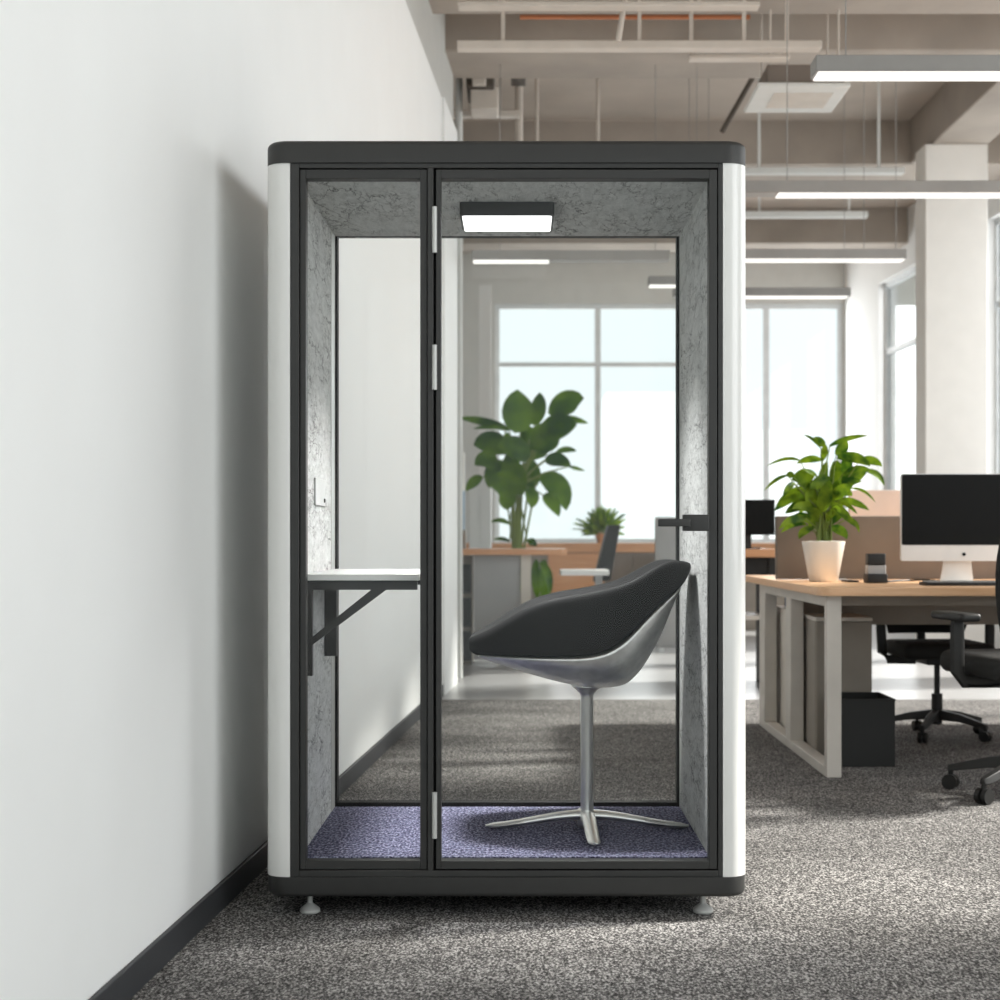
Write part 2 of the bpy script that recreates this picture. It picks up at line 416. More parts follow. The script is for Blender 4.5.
# vertical drops
def pipe(name, pts, r, m, label, cat='pipe', n=10):
    return simple(name, tube(B(), pts, r, n), m, label, cat, smooth=True)
d = 13.2
pipe('pipe', [(PX(519,d), d, CEIL), (PX(519,d), d, 3.95), (PX(519,d)-.03, d, 3.88), (PX(519,d)-.1, d, 3.85), (-6.0, d, 3.85)], .035, M['duct'], 'grey vertical pipe dropping behind the booth roof at left')
d = 12.6
pipe('pipe', [(PX(459,d), d, CEIL), (PX(459,d), d, 0)], .03, M['wall_far'], 'slim pale full height pipe beside the end of the left wall')
pipe('hanger_rod', [P(626, -6, 9.75), P(618, 41, 9.75)], .018, M['duct'], 'slanted pale hanger bar above the middle of the booth', 'hanger')
pipe('hanger_rod', [(PX(757,13.5), 12.6, CEIL), P(722, 132, 13.0)], .022, M['ductdark'], 'slanted dark hanger rod left of the air conditioner', 'hanger')
for px, lb in ((537, 'thin vertical hanger above the booth lamp'), (598, 'thin vertical hanger above the middle of the booth'),):
    pipe('hanger_rod', [(PX(px,13.5), 13.5, CEIL), (PX(px,13.5), 13.5, 4.0)], .018, M['duct'], lb, 'hanger', 6)
du = thing('ventilation_duct', (PX(480,12.8), 12.8, PZ(108,12.8)), 'dark edged square ventilation duct hanging at the ceiling next to the left wall', 'duct')
def ductbox(name, px0, px1, py0, py1, d, dep, m, parent): return obj(name, bx(PX(px0,d), PX(px1,d), d, d+dep, PZ(py1,d), PZ(py0,d)), m, parent, bevel=.01)
DUCT = [ductbox('duct_body', 466, 494, 11, 86, 12.3, .5, M['ductdark'], du), ductbox('duct_face', 472, 486, 30, 85, 12.25, .05, M['duct'], du),
        ductbox('duct_outlet', 470, 498, 86, 109, 12.4, .3, M['duct'], du)]
ductbox('orange_tag', 477, 483, 15, 24, 12.28, .02, M['orange'], du)
du2 = thing('ventilation_duct', (PX(516,12.9), 12.9, PZ(76,12.9)), 'small dark ventilation duct on top of the grey vertical pipe', 'duct')
ductbox('duct_body', 511, 526, 58, 76, 12.7, .3, M['ductdark'], du2)
ductbox('duct_neck', 514, 523, 0, 58, 12.8, .15, M['duct'], du2)

# ------------------------------------------------------------------ phone booth
FD = 4.624; BD = 5.62
X0, X1 = -.738, .6595
ZT0, ZT1 = PZ(163,FD), PZ(140.3,FD)
ZB0, ZB1 = PZ(897,FD), PZ(877,FD)
booth = thing('phone_booth', ((X0+X1)/2, (FD+BD)/2, 0), 'black and white glass office phone booth with grey felt lining', 'phone booth')
obj('roof', rslab(B(), X0, X1, FD-.006, BD, ZT0, ZT1, .066, 0, .016), M['black'], booth, smooth=True, angle=50)
obj('plinth', rslab(B(), X0+.002, X1-.002, FD-.006, BD, ZB0, ZB1, .066, .014, 0), M['black'], booth, smooth=True, angle=50)
XI0, XI1 = -.655, .566
def sidepanel(sgn):
    xo = X0 if sgn < 0 else X1; xf = PX(290,FD) if sgn < 0 else PX(723,FD); r = .06
    out = []
    s = -sgn
    cx = xo+s*r
    for k in range(9):
        a = R(90*k/8); out.append((cx-s*r*math.sin(a), FD+r-r*math.cos(a)))
    for k in range(9):
        a = R(90*k/8); out.append((cx-s*r*math.cos(a), BD-.01-r+r*math.sin(a)))
    xin = XI0-.012 if sgn < 0 else XI1+.012
    out = [(xf, FD)]+out+[(xf, BD-.01), (xf, BD-.04), (xin, BD-.06), (xin, FD+.06), (xf, FD+.03)]
    return loft(B(), [[Vector((x, y, z)) for x, y in out] for z in (ZB1, ZT0)])
obj('side_panel', sidepanel(-1), M['white'], booth, smooth=True, angle=40)
obj('side_panel', sidepanel(1), M['white'], booth, smooth=True, angle=40)
fx = lambda p: PX(p, FD)
fz = lambda p: PZ(p, FD)
# front frame: outer ring + mullion
f = B()
box(f, fx(290.3), fx(299), FD, FD+.06, ZB1, ZT0); box(f, fx(718), fx(722.7), FD, FD+.06, ZB1, ZT0)
box(f, fx(299), fx(718), FD, FD+.06, fz(168), ZT0); box(f, fx(299), fx(718), FD, FD+.06, ZB1, fz(870.5))
box(f, fx(427.5), fx(433.5), FD, FD+.06, fz(870.5), fz(168))
obj('front_frame', f, M['black'], booth, bevel=.0015)
f = ringframe(B(), fx(299.6), fx(427), fz(870), fz(168.6), fx(305.5)-fx(299.6), fx(427)-fx(420), fz(861)-fz(870), fz(168.6)-fz(178), FD+.008, FD+.05)
wf = obj('window_frame', f, M['black'], booth, bevel=.0015)
obj('window_glass', bx(fx(304), fx(421), FD+.024, FD+.032, fz(863), fz(177)), M['glass'], wf)
f = B()
for a, b, c, dd in ((296, 299.6, 168, 871), ):
    pass
ringframe(f, fx(433.5), fx(718), fz(870.5), fz(168), .009, .004, .004, .005, FD+.03, FD+.055)
obj('door_seal', f, M['blackgap'], booth)
door = obj('door', ringframe(B(), fx(436), fx(717), fz(869), fz(169.6), fx(441)-fx(436), fx(717)-fx(709), fz(861)-fz(869), fz(169.6)-fz(178.5), FD-.002, FD+.045), M['black'], booth, bevel=.0015)
obj('door_glass', bx(fx(440), fx(710), FD+.02, FD+.028, fz(862), fz(177.5)), M['glass'], door)
for a, b in ((207, 253), (345, 390), (792, 838)):
    obj('hinge', cylx(B(), (fx(434.6), FD-.004, (fz(a)+fz(b))/2), .0075, fz(a)-fz(b), 'z', 12), M['alu'], door, smooth=True)
h = B(); hd = FD-.03
rbox(h, PX(683,hd), PX(709.5,hd), FD-.03, FD-.001, PZ(531,hd), PZ(514.5,hd), .003)
rbox(h, PX(658,hd), PX(690,hd), FD-.045, FD-.025, PZ(526.5,hd), PZ(519,hd), .002)
obj('handle', h, M['black'], door, smooth=True)
# interior lining
IZ0, IZ1 = .170, 2.146
BK = 5.545
IX0, IX1 = -.641, .5525
FS = FD+.055
obj('felt_side', bx(IX0-.014, IX0, FS, BK-.115, IZ0, IZ1), M['felt'], booth)
obj('felt_side', bx(IX1, IX1+.013, FS, BK-.03, IZ0, IZ1), M['felt'], booth)
obj('felt_ceiling', bx(IX0-.014, IX1+.013, FS, BK, IZ1, IZ1+.03), M['felt'], booth)
f = B(); box(f, IX0-.014, IX0+.001, BK-.112, BK-.01, IZ0, IZ1); box(f, IX1-.001, IX1+.013, BK-.028, BK-.01, IZ0, IZ1)
box(f, IX0-.01, IX0+.004, FS-.004, FS+.004, IZ0, IZ1); box(f, IX1-.004, IX1+.01, FS-.004, FS+.004, IZ0, IZ1)
box(f, IX0, IX1, FS-.004, FS+.004, IZ1-.002, IZ1+.004)
obj('edge_trim', f, M['alu'], booth)
obj('floor_carpet', bx(IX0-.01, IX1+.01, FS-.012, BK-.005, ZB1, IZ0), M['bcarpet'], booth)
f = ringframe(B(), IX0-.03, IX1+.03, ZB1, ZT0, .03+.0075, .03+.0085, PZ(802.5,BK)-ZB1, ZT0-IZ1-.002, BK, BK+.05)
obj('back_frame', f, M['blackgap'], booth)
obj('back_glass', bx(IX0, IX1, BK+.02, BK+.028, IZ0, IZ1), M['glass'], booth)
for (px, d) in ((310, 4.70), (703, 4.70), (330, 5.52), (683, 5.52)):
    x = PX(px, 4.70)
    obj('foot', lathe(B(), [(.026,0), (.030,.004), (.030,.011), (.024,.017), (.017,.022), (.012,.026), (.0085,.03), (.0075,ZB0+.004)], (x, d, 0), 20), M['alu'], booth, smooth=True)

# lamp on booth ceiling
lx0, lx1, ly0, ly1 = PX(459.5,4.977), PX(554.5,4.977), 4.977, 5.225
lamp = thing('ceiling_lamp', ((lx0+lx1)/2, (ly0+ly1)/2, 2.0985), 'flat black square lamp with glowing white diffuser on the booth ceiling', 'lamp')
lm = B(); rslab(lm, lx0, lx1, ly0, ly1, 2.104, IZ1, .014, .003, 0)
obj('housing', lm, M['lampblk'], lamp, smooth=True)
obj('diffuser', rslab(B(), lx0+.008, lx1-.008, ly0+.008, ly1-.008, 2.0985, 2.1045, .012, .002, 0), M['led'], lamp, smooth=True)

# shelf desk in booth
sd = thing('shelf_desk', (IX0, 5.1, .70), 'small white wall shelf desk on black brackets inside the booth', 'shelf desk')
sx1 = PX(419.5, 4.706)
obj('desktop', bx(IX0, sx1, 4.706, BK-.012, .9745, .9935), M['white'], sd, bevel=.002)
def bracket(d0, wv):
    b = B(); x0 = IX0+.0005; x1 = PX(417, 4.72); zt = .974; zb_ = .947
    box(b, x0, x1, d0, d0+.028, zb_, zt)
    box(b, x0, x0+wv, d0, d0+.028, PZ(676,4.72), zb_)
    a0 = Vector((PX(371,4.72), 0, zb_)); a1 = Vector((PX(386,4.72), 0, zb_)); b1 = Vector((x0+wv, 0, PZ(645,4.72))); b0 = Vector((x0+wv, 0, PZ(637,4.72)))
    loft(b, [[Vector((p.x, y, p.z)) for p in (a0, a1, b1, b0)] for y in (d0+.002, d0+.026)])
    return b
obj('bracket', bracket(4.722, .027), M['black'], sd)
b = B(); box(b, IX0+.0005, PX(417,4.72), 5.24, 5.268, .947, .974); box(b, IX0+.0005, IX0+.040, 5.24, 5.268, PZ(656,5.24), .947)
obj('bracket', b, M['black'], sd)
# wall socket
so = thing('wall_socket', (IX0, 5.1, 1.2), 'small grey power socket plate on the left felt wall above the shelf desk', 'socket')
obj('plate', bx(IX0, IX0+.006, 4.98, 5.22, PZ(506,5.1), PZ(479,5.1)), M['alu'], so, bevel=.002)
obj('switch', bx(IX0+.006, IX0+.009, 5.18, 5.2, PZ(502,5.1), PZ(498,5.1)), M['plastic'], so)

# ------------------------------------------------------------------ lounge chair in the booth
CXc, CDc = PX(587,5.12), 5.12
ch = thing('lounge_chair', (CXc, CDc, IZ0), 'black upholstered bucket lounge chair with polished metal shell and four-star base', 'chair')
DC = 4.98
sx = lambda p: (p-CX)*DC/F
rim = [(468,638),(472,635),(485,629.5),(500,620),(515,610),(530,602),(545,597),(560,593),(590,588.5),(620,582),(635,575),(650,566),(662,559.5),(672,557.5),(682,558),(690,560),(694,563)]
lin_b = [(468,650.5),(471,654.5),(474,656.5),(479,657),(500,657.5),(540,657.5),(590,656.5),(608,650.5),(623,641),(650,613.5),(665,601),(680,589.5),(686,582),(690,575),(694,565)]
sh_b = [(476,656),(479,657.5),(497,663.5),(515,669.5),(545,678.5),(560,682.5),(578,686.5),(595,688.5),(608,688.6),(620,687.5),(629,685),(641,674),(650,661),(662,640),(668,624),(675.5,604),(682,588)]
wid = [(468,.10),(472,.135),(480,.17),(500,.215),(530,.25),(560,.265),(600,.265),(630,.25),(655,.22),(675,.18),(688,.14),(694,.10)]
inn = [(468,.01),(480,.02),(520,.06),(560,.085),(600,.09),(640,.075),(670,.045),(688,.02),(694,.008)]
def rz_(p): return PZ(interp(rim, p)+3, 4.93)
def lz_(p): return PZ(interp(lin_b, p), 4.93)
xs = [468.3,469.5,472,478,488,500,515,530,545,560,575,590,605,620,635,648,660,670,678,684,688,691,693]
up = B(); rings = []
for p in xs:
    w = interp(wid, p); zr = rz_(p); zb_ = min(lz_(p), zr-.012); Hh = zr-zb_; hi = min(interp(inn, p), Hh*.7); t = min(.034, w*.35); wi = w-t
    half = [(0, zr-hi), (.5*wi, zr-.92*hi), (.84*wi, zr-.5*hi), (wi, zr-.05*hi), ((wi+w)/2, zr+.003), (w, zr-min(.012, Hh*.3)), (w*1.01, zr-.4*Hh), (.98*w, zr-.75*Hh), (.93*w, zb_), (.5*w, zb_-.004), (0, zb_-.004)]
    ring = [(y, z) for y, z in half] + [(-y, z) for y, z in half[-2:0:-1]]
    rings.append([Vector((sx(p), CDc+y, z)) for y, z in ring])
loft(up, rings)
obj('upholstery', up, M['fabric'], ch, subsurf=2)
sb = B(); rings = []
for p in [477.5,480,486,497,515,530,545,560,578,595,608,620,629,636,642,648,655,662,668,674,679,682.5]:
    w = interp(wid, p)*.955; zt_ = lz_(p)+.004; zz = min(PZ(interp(sh_b, p), 5.08), zt_-.006); Hh = zt_-zz
    half = [(0, zt_-.002), (.6*w, zt_-.001), (w, zt_), (.985*w, zt_-.14*Hh), (.93*w, zt_-.38*Hh), (.80*w, zt_-.64*Hh), (.58*w, zt_-.85*Hh), (.3*w, zt_-.97*Hh), (0, zz)]
    ring = half + [(-y, z) for y, z in half[-2:0:-1]]
    rings.append([Vector((sx(p), CDc+y, z)) for y, z in ring])
loft(sb, rings)
obj('shell', sb, M['shell'], ch, subsurf=2)
zs = PZ(690,5.12)
obj('column', lathe(B(), [(.019,IZ0+.05), (.0205,IZ0+.052), (.0205,zs-.02), (.022,zs-.012), (.034,zs), (.05,zs+.012), (.05,zs+.03)], (CXc, CDc, 0), 28), M['chrome'], ch, smooth=True)
obj('hub', lathe(B(), [(.028,IZ0+.006), (.032,IZ0+.018), (.031,IZ0+.04), (.024,IZ0+.052), (.0215,IZ0+.06), (.0215,IZ0+.062)], (CXc, CDc, 0), 28), M['chrome'], ch, smooth=True)
def starleg(a, L):
    b = B(); dr = Vector((math.cos(a), math.sin(a), 0)); sd_ = Vector((-dr.y, dr.x, 0)); rings = []
    for s in [0,.06,.14,.25,.38,.52,.66,.8,.92,.98,1]:
        r = .02+(L-.02)*s
        zc = IZ0+.008+.034*(1-s*s*(3-2*s))+.002
        hw = .025-.006*s if s < .95 else (.014 if s < .99 else .008); hh = .017-.009*s if s < .95 else .004
        c = Vector((CXc, CDc, zc))+dr*r
        ring = []
        for k in range(10):
            t = 2*math.pi*k/10
            ring.append(c+sd_*hw*math.cos(t)+Vector((0,0,1))*hh*math.sin(t))
        rings.append(ring)
    return loft(b, rings)
for a, L in ((0,.325),(90,.325),(180,.325),(270,.31)):
    obj('leg', starleg(R(a+(2 if a == 270 else 0)), L), M['chrome'], ch, smooth=True, angle=60)

# ------------------------------------------------------------------ main desk
DZ = .874; DT = .038
desk = thing('office_desk', (2.8, 8.5, 0), 'long pale wood office desk with white loop legs right of the booth', 'desk')
tp = B(); rslab(tp, 1.36, 4.3, 7.27, 9.75, DZ-DT, DZ, .07, .002, .002, 6)
obj('desktop', tp, M['desktop'], desk, smooth=True)
def loopleg(x0, x1):
    b = B(); z1 = DZ-DT-.002
    box(b, x0, x1, 7.34, 7.40, 0, z1); box(b, x0, x1, 8.32, 8.47, .045, z1-.05); box(b, x0, x1, 9.20, 9.40, 0, z1)
    box(b, x0, x1, 7.40, 9.20, 0, .045); box(b, x0, x1, 7.40, 9.20, z1-.05, z1)
    return b
obj('leg', loopleg(1.407, 1.475), M['deskleg'], desk, bevel=.003)
obj('leg', loopleg(4.15, 4.22), M['deskleg'], desk, bevel=.003)
obj('apron', bx(1.48, 4.14, 7.45, 7.50, DZ-DT-.05, DZ-DT-.001), M['cab'], desk)
obj('modesty_panel', bx(1.48, 4.14, 8.50, 8.53, .64, DZ-DT-.001), M['cab'], desk)
# pedestals, bin
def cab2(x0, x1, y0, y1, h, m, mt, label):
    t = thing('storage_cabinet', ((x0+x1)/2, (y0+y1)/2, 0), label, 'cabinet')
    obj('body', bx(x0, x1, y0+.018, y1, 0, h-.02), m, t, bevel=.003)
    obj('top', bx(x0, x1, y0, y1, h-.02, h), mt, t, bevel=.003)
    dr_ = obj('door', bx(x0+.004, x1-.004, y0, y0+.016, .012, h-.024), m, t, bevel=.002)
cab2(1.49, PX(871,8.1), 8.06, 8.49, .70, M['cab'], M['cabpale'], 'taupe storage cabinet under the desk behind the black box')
cab2(1.50, 1.9, 8.95, 9.5, .70, M['cabpale'], M['cabpale'], 'pale storage cabinet under the back end of the desk')
bn = thing('file_box', (PX(868,7.69), 7.87, 0), 'small black open box on the carpet beside the front desk leg', 'box')
b = B(); x0, x1, y0, y1, h = PX(841,7.69), PX(895,7.69), 7.69, 8.04, .322
box(b, x0, x1, y0, y0+.01, 0, h); box(b, x0, x1, y1-.01, y1, 0, h); box(b, x0, x0+.01, y0+.01, y1-.01, 0, h); box(b, x1-.01, x1, y0+.01, y1-.01, 0, h)
box(b, x0+.01, x1-.01, y0+.01, y1-.01, 0, .01)
obj('body', b, M['plastic'], bn)
b = B(); ringframe(b, x0-.003, x1+.003, y0-.003, y1+.003, .01, .01, .01, .01, h-.004, h+.004)
for v in b.verts: v.co = Vector((v.co.x, v.co.z, v.co.y))
obj('rim', b, M['plastic'], bn)
simple('box_file', bx(1.53, 1.60, 9.0, 9.25, .70, .80), M['blue'], 'blue box file on top of the pale cabinet under the desk', 'file', bevel=.003)
# dividers
dv = thing('desk_divider', (2.8, 8.62, DZ), 'taupe fabric divider screen running along the middle of the desk', 'divider screen')
rb = rbox(B(), PX(776,8.6), 4.2, 8.60, 8.64, DZ+.004, PZ(516,8.6), .008); obj('panel', rb, M['divider'], dv, smooth=True)
for x in (1.7, 2.9, 4.0): obj('foot', bx(x, x+.05, 8.58, 8.66, DZ, DZ+.008), M['steel'], dv)
dv = thing('desk_divider', (2.6, 9.62, DZ), 'pale beige fabric divider standing higher behind the taupe divider', 'divider screen')
obj('panel', rbox(B(), PX(849,9.6), 3.9, 9.60, 9.64, DZ+.004, PZ(490,9.6), .008), M['divpink'], dv, smooth=True)
for x in (2.1, 3.7): obj('foot', bx(x, x+.05, 9.58, 9.66, DZ, DZ+.008), M['steel'], dv)
# all-in-one computer
D1 = 8.0
mo = thing('desktop_computer', (PX(967,D1), D1+.05, DZ), 'silver all-in-one computer with black screen on the pale wood desk', 'computer')
mx0, mx1, mz0, mz1 = PX(901,D1), PX(1033,D1), PZ(561,D1), PZ(473.6,D1)
def rpanel(x0, x1, z0, z1, y0, y1, r):
    b = rslab(B(), x0, x1, z0, z1, y0, y1, r, 0, 0, 6)
    for v in b.verts: v.co = Vector((v.co.x, v.co.z, v.co.y))
    return b
obj('body', rpanel(mx0, mx1, mz0, mz1, D1, D1+.022, .012), M['silver'], mo, smooth=True)
obj('screen', rpanel(mx0+.004, mx1-.004, PZ(545,D1), mz1-.004, D1-.0025, D1+.001, .008), M['screen'], mo, smooth=True)
obj('back_bulge', rbox(B(), mx0+.12, mx1-.12, D1+.02, D1+.05, mz0+.08, mz1-.08, .012), M['silver'], mo, smooth=True)
obj('emblem', cylx(B(), (PX(964,D1), D1-.001, PZ(554.3,D1)), .009, .004, 'y', 16), M['screen'], mo)
st = B(); rings = []
for s, hw in ((0, .085), (.35, .075), (1, .062)):
    z = DZ+.006+(mz0+.06-DZ)*s; y = D1+.06-.02*s
    rings.append([Vector((PX(960,D1)+u*hw, y+w_, z)) for u, w_ in ((-1,0),(1,0),(1,.008),(-1,.008))])
loft(st, rings); box(st, PX(960,D1)-.085, PX(960,D1)+.085, D1-.06, D1+.07, DZ, DZ+.007)
obj('stand', st, M['silver'], mo, bevel=.001)
# keyboard
kb = thing('keyboard', (PX(963,7.62), 7.65, DZ), 'dark keyboard with grey keys lying in front of the silver computer', 'keyboard')
kx0, kx1 = PX(924,7.62), PX(1002,7.62)
obj('case', rbox(B(), kx0, kx1, 7.56, 7.72, DZ, DZ+.016, .004), M['plastic'], kb, smooth=True)
ks = B()
for r_ in range(5):
    for c_ in range(15):
        x = kx0+.012+c_*(kx1-kx0-.024)/15; y = 7.572+r_*.028
        box(ks, x+.002, x+(kx1-kx0-.024)/15-.002, y, y+.023, DZ+.016, DZ+.021)
obj('keys', ks, M['grey'], kb)
# desk gadget
gd = thing('desk_phone', (PX(878,8.0), 8.05, DZ), 'small black desk phone with grey front beside the potted plant', 'phone')
gx0, gx1 = PX(867.5,8.0), PX(888,8.0)
obj('base', rbox(B(), gx0, gx1, 8.0, 8.10, DZ, DZ+.045, .005), M['plastic'], gd, smooth=True)
obj('front', rbox(B(), gx0+.004, gx1-.004, 8.02, 8.08, DZ+.045, DZ+.09, .004), M['grey'], gd, smooth=True)
obj('handset', rbox(B(), gx0+.006, gx1-.006, 8.015, 8.085, DZ+.09, DZ+.148, .006), M['plastic'], gd, smooth=True)
simple('cable', tube(B(), [(PX(888,8.1), 8.1, DZ+.006), (PX(900,8.2), 8.25, DZ+.006), (PX(915,8.2), 8.3, DZ+.006), (PX(928,8.1), 8.2, DZ+.012), (PX(945,8.1), 8.12, DZ+.006)], .005, 6), M['plastic2'], 'thin dark cable lying on the desk behind the keyboard', 'cable', smooth=True)
simple('smartphone', rbox(B(), PX(841,8.3), PX(853,8.3), 8.15, 8.3, DZ, DZ+.01, .003), M['plastic'], 'flat black phone lying on the desk right of the white plant pot', 'phone', smooth=True)

# ------------------------------------------------------------------ plants
def leaf(bm, p0, p1, p2, w, roll=0.0, seg=8):
    rows = []
    side0 = None
    for i in range(seg+1):
        s = i/seg
        c = p0*(1-s)**2+p1*2*s*(1-s)+p2*s*s
        t = ((p1-p0)*(1-s)+(p2-p1)*s).normalized()
        view = Vector((0,-1,0))
        a = t.cross(view)
        a = a.normalized() if a.length > .05 else Vector((1,0,0))
        a = Matrix.Rotation(roll, 3, t) @ a
        nrm = a.cross(t).normalized()
        prof = (math.sin(math.pi*min(s*.95+.05, 1)**.9))**.7 if s < 1 else 0
        ww = w/2*prof
        if s == 1 or ww < 1e-4: ww = w*.015
        rows.append([bm.verts.new(c+a*ww+nrm*ww*.25), bm.verts.new(c), bm.verts.new(c-a*ww+nrm*ww*.25)])
    for a, b in zip(rows, rows[1:]):
        for k in range(2): bm.faces.new((a[k], a[k+1], b[k+1], b[k]))
def pxleaf(bm, L, ox, oy, sc, D, spread, stembm=None, root=None, sr=.004):
    for (a, b, c, w) in L:
        dz = random.uniform(-spread, spread); k = D/F
        q = [P(ox+u*sc, oy+v*sc, D) for u, v in (a, b, c)]
        q[0].y += dz*.4; q[1].y += dz*.8; q[2].y += dz
        leaf(bm, q[0], q[1], q[2], w*sc*k, random.uniform(-.45, .45))
        if stembm is not None:
            rt = root+Vector((random.uniform(-.035,.035), random.uniform(-.03,.03), 0))
            md = (rt+q[0])/2+Vector(((rt.x-q[0].x)*.15, 0, (q[0].z-rt.z)*.12))
            tube(stembm, [rt, md, q[0]], [sr, sr*.8, sr*.5], 5)
PD = 8.25
pot_x = PX(823.5, PD)
pt = thing('potted_plant', (pot_x, PD, DZ), 'leafy green plant in a white pot standing on the desk', 'plant')
ph = PZ(541.5, PD)-DZ
rt_, rb_ = PX(845,PD)-pot_x, PX(840,PD)-pot_x-.012
obj('pot', lathe(B(), [(rb_-.01,0), (rb_,.004), (rt_,ph), (rt_-.008,ph+.002), (rt_-.012,ph-.01), (rb_-.012,.02)], (pot_x, PD, DZ), 40), M['pot'], pt, smooth=True, angle=60)
obj('soil', lathe(B(), [(rt_-.013,ph-.03), (rt_-.013,ph-.018), (.02,ph-.012)], (pot_x, PD, DZ), 24), M['soil'], pt)
LA = [((500,300),(450,235),(385,220),20),((530,290),(500,250),(460,235),50),((550,290),(640,235),(765,232),35),((600,345),(640,290),(665,255),80),
((380,380),(300,340),(175,410),25),((520,370),(450,345),(380,390),50),((600,360),(720,350),(790,420),75),((740,380),(820,365),(865,420),55),
((780,440),(880,450),(905,535),45),((300,470),(230,480),(160,565),25),((450,500),(400,460),(320,500),110),((560,520),(500,490),(420,560),90),
((600,380),(620,480),(600,560),100),((640,520),(700,450),(800,430),110),((330,520),(280,540),(245,610),40),((430,560),(330,570),(235,690),85),
((450,640),(370,640),(285,710),70),((600,560),(660,560),(700,600),60),((700,550),(790,545),(858,640),20),((620,620),(720,630),(800,690),45),
((620,640),(670,660),(710,715),30),((560,640),(620,700),(700,795),60),((400,740),(300,720),(220,810),50),((420,780),(350,750),(270,830),40),
((450,700),(430,600),(420,520),90),((500,700),(520,600),(540,500),90),((680,740),(740,760),(750,830),30),((560,800),(640,800),(660,870),60),
((460,800),(380,810),(370,870),50),((480,640),(440,560),(360,560),100),((520,560),(500,480),(540,380),60),((500,380),(520,320),(500,280),45),
((640,460),(680,400),(640,350),80),((560,620),(610,560),(680,540),80),((420,620),(380,560),(320,600),70),((500,760),(470,700),(400,680),80),
((540,780),(600,720),(650,700),60),((330,480),(300,455),(280,480),45),((470,480),(420,450),(370,440),30),((720,470),(740,440),(700,420),70)]
lf = B(); sm = B()
pxleaf(lf, LA, 740, 400, .16, PD, .13, sm, Vector((pot_x, PD, DZ+ph-.02)), .005)
for k in range(22):
    a = random.uniform(0, 6.28); r0 = random.uniform(.02, .05); r1 = random.uniform(.08, .2); z0 = DZ+ph; z1 = z0+random.uniform(.1, .36)
    p0 = Vector((pot_x+r0*math.cos(a), PD+r0*math.sin(a), z1*.6+z0*.4)); p2 = Vector((pot_x+r1*math.cos(a), PD+r1*math.sin(a), z1-.05))
    p1 = (p0+p2)/2+Vector((0,0,.07)); leaf(lf, p0, p1, p2, random.uniform(.035,.06), random.uniform(-.5,.5))
    tube(sm, [Vector((pot_x+random.uniform(-.04,.04), PD+random.uniform(-.04,.04), z0-.02)), (p0+Vector((pot_x,PD,z0)))/2, p0], [.005,.004,.003], 5)
obj('foliage', lf, M['leafA'], pt, smooth=True, angle=180)
obj('stems', sm, M['stem'], pt, smooth=True)
# big plant behind far desk
GD = 15.0
gp = thing('floor_plant', (PX(518,GD), GD, 0), 'tall broad-leaved green floor plant seen through the booth door', 'plant')
LB = [((390,290),(360,170),(375,55),200),((470,250),(500,150),(500,60),95),((560,200),(650,90),(740,110),140),((600,210),(690,210),(770,240),40),
((500,300),(620,260),(700,260),160),((330,275),(200,220),(40,205),50),((300,270),(220,262),(130,280),30),((320,400),(220,320),(130,360),140),
((260,470),(200,430),(140,480),110),((430,440),(360,360),(260,380),140),((480,400),(540,300),(590,250),170),((590,400),(650,370),(705,395),38),
((530,450),(600,430),(670,485),85),((660,480),(700,490),(750,505),22),((385,640),(360,500),(310,420),140),((380,630),(300,540),(215,590),160),
((300,460),(240,520),(215,600),130),((420,620),(460,520),(440,430),130),((500,540),(630,570),(645,725),135),((520,640),(570,670),(605,760),85),
((440,600),(460,650),(450,715),85),((180,540),(130,550),(85,615),60),((330,620),(310,680),(320,725),95),((500,330),(440,290),(390,330),130),
((450,440),(480,360),(560,350),120),((330,800),(280,765),(225,790),30),((430,900),(460,890),(480,925),45),((330,900),(290,870),(240,890),25),((360,420),(300,330),(320,290),60),
((480,1000),(470,1100),(490,1230),55),((520,1000),(535,1120),(515,1280),60),((500,1010),(560,1060),(550,1200),50)]
lf = B(); sm = B()
pxleaf(lf, LB, 450, 380, .18, GD, .25)
root = Vector((PX(520,GD), GD, .35))
for q, w in (((345,560),.022), ((375,620),.026), ((400,560),.02), ((430,640),.014), ((480,560),.012), ((320,700),.012)):
    e = P(450+q[0]*.18, 380+q[1]*.18, GD)
    tube(sm, [root+Vector((random.uniform(-.08,.08), random.uniform(-.05,.05), 0)), P(450+(q[0]*.4+370*.6)*.18, 545, GD), e], [w*1.1, w, w*.6], 7)
for a, b, c, w in LB[:-3]:
    tube(sm, [P(450+370*.18, 380+600*.18, GD), P(450+(370+a[0])/2*.18, 380+(560+a[1])/2*.18, GD), P(450+a[0]*.18, 380+a[1]*.18, GD)], [.012,.009,.006], 5)
obj('foliage', lf, M['leafB'], gp, smooth=True, angle=180)
obj('stems', sm, M['stem'], gp, smooth=True)
obj('pot', lathe(B(), [(.15,0), (.17,.02), (.2,.36), (.18,.36), (.17,.3)], (PX(520,GD), GD, 0), 28), M['cab'], gp, smooth=True)
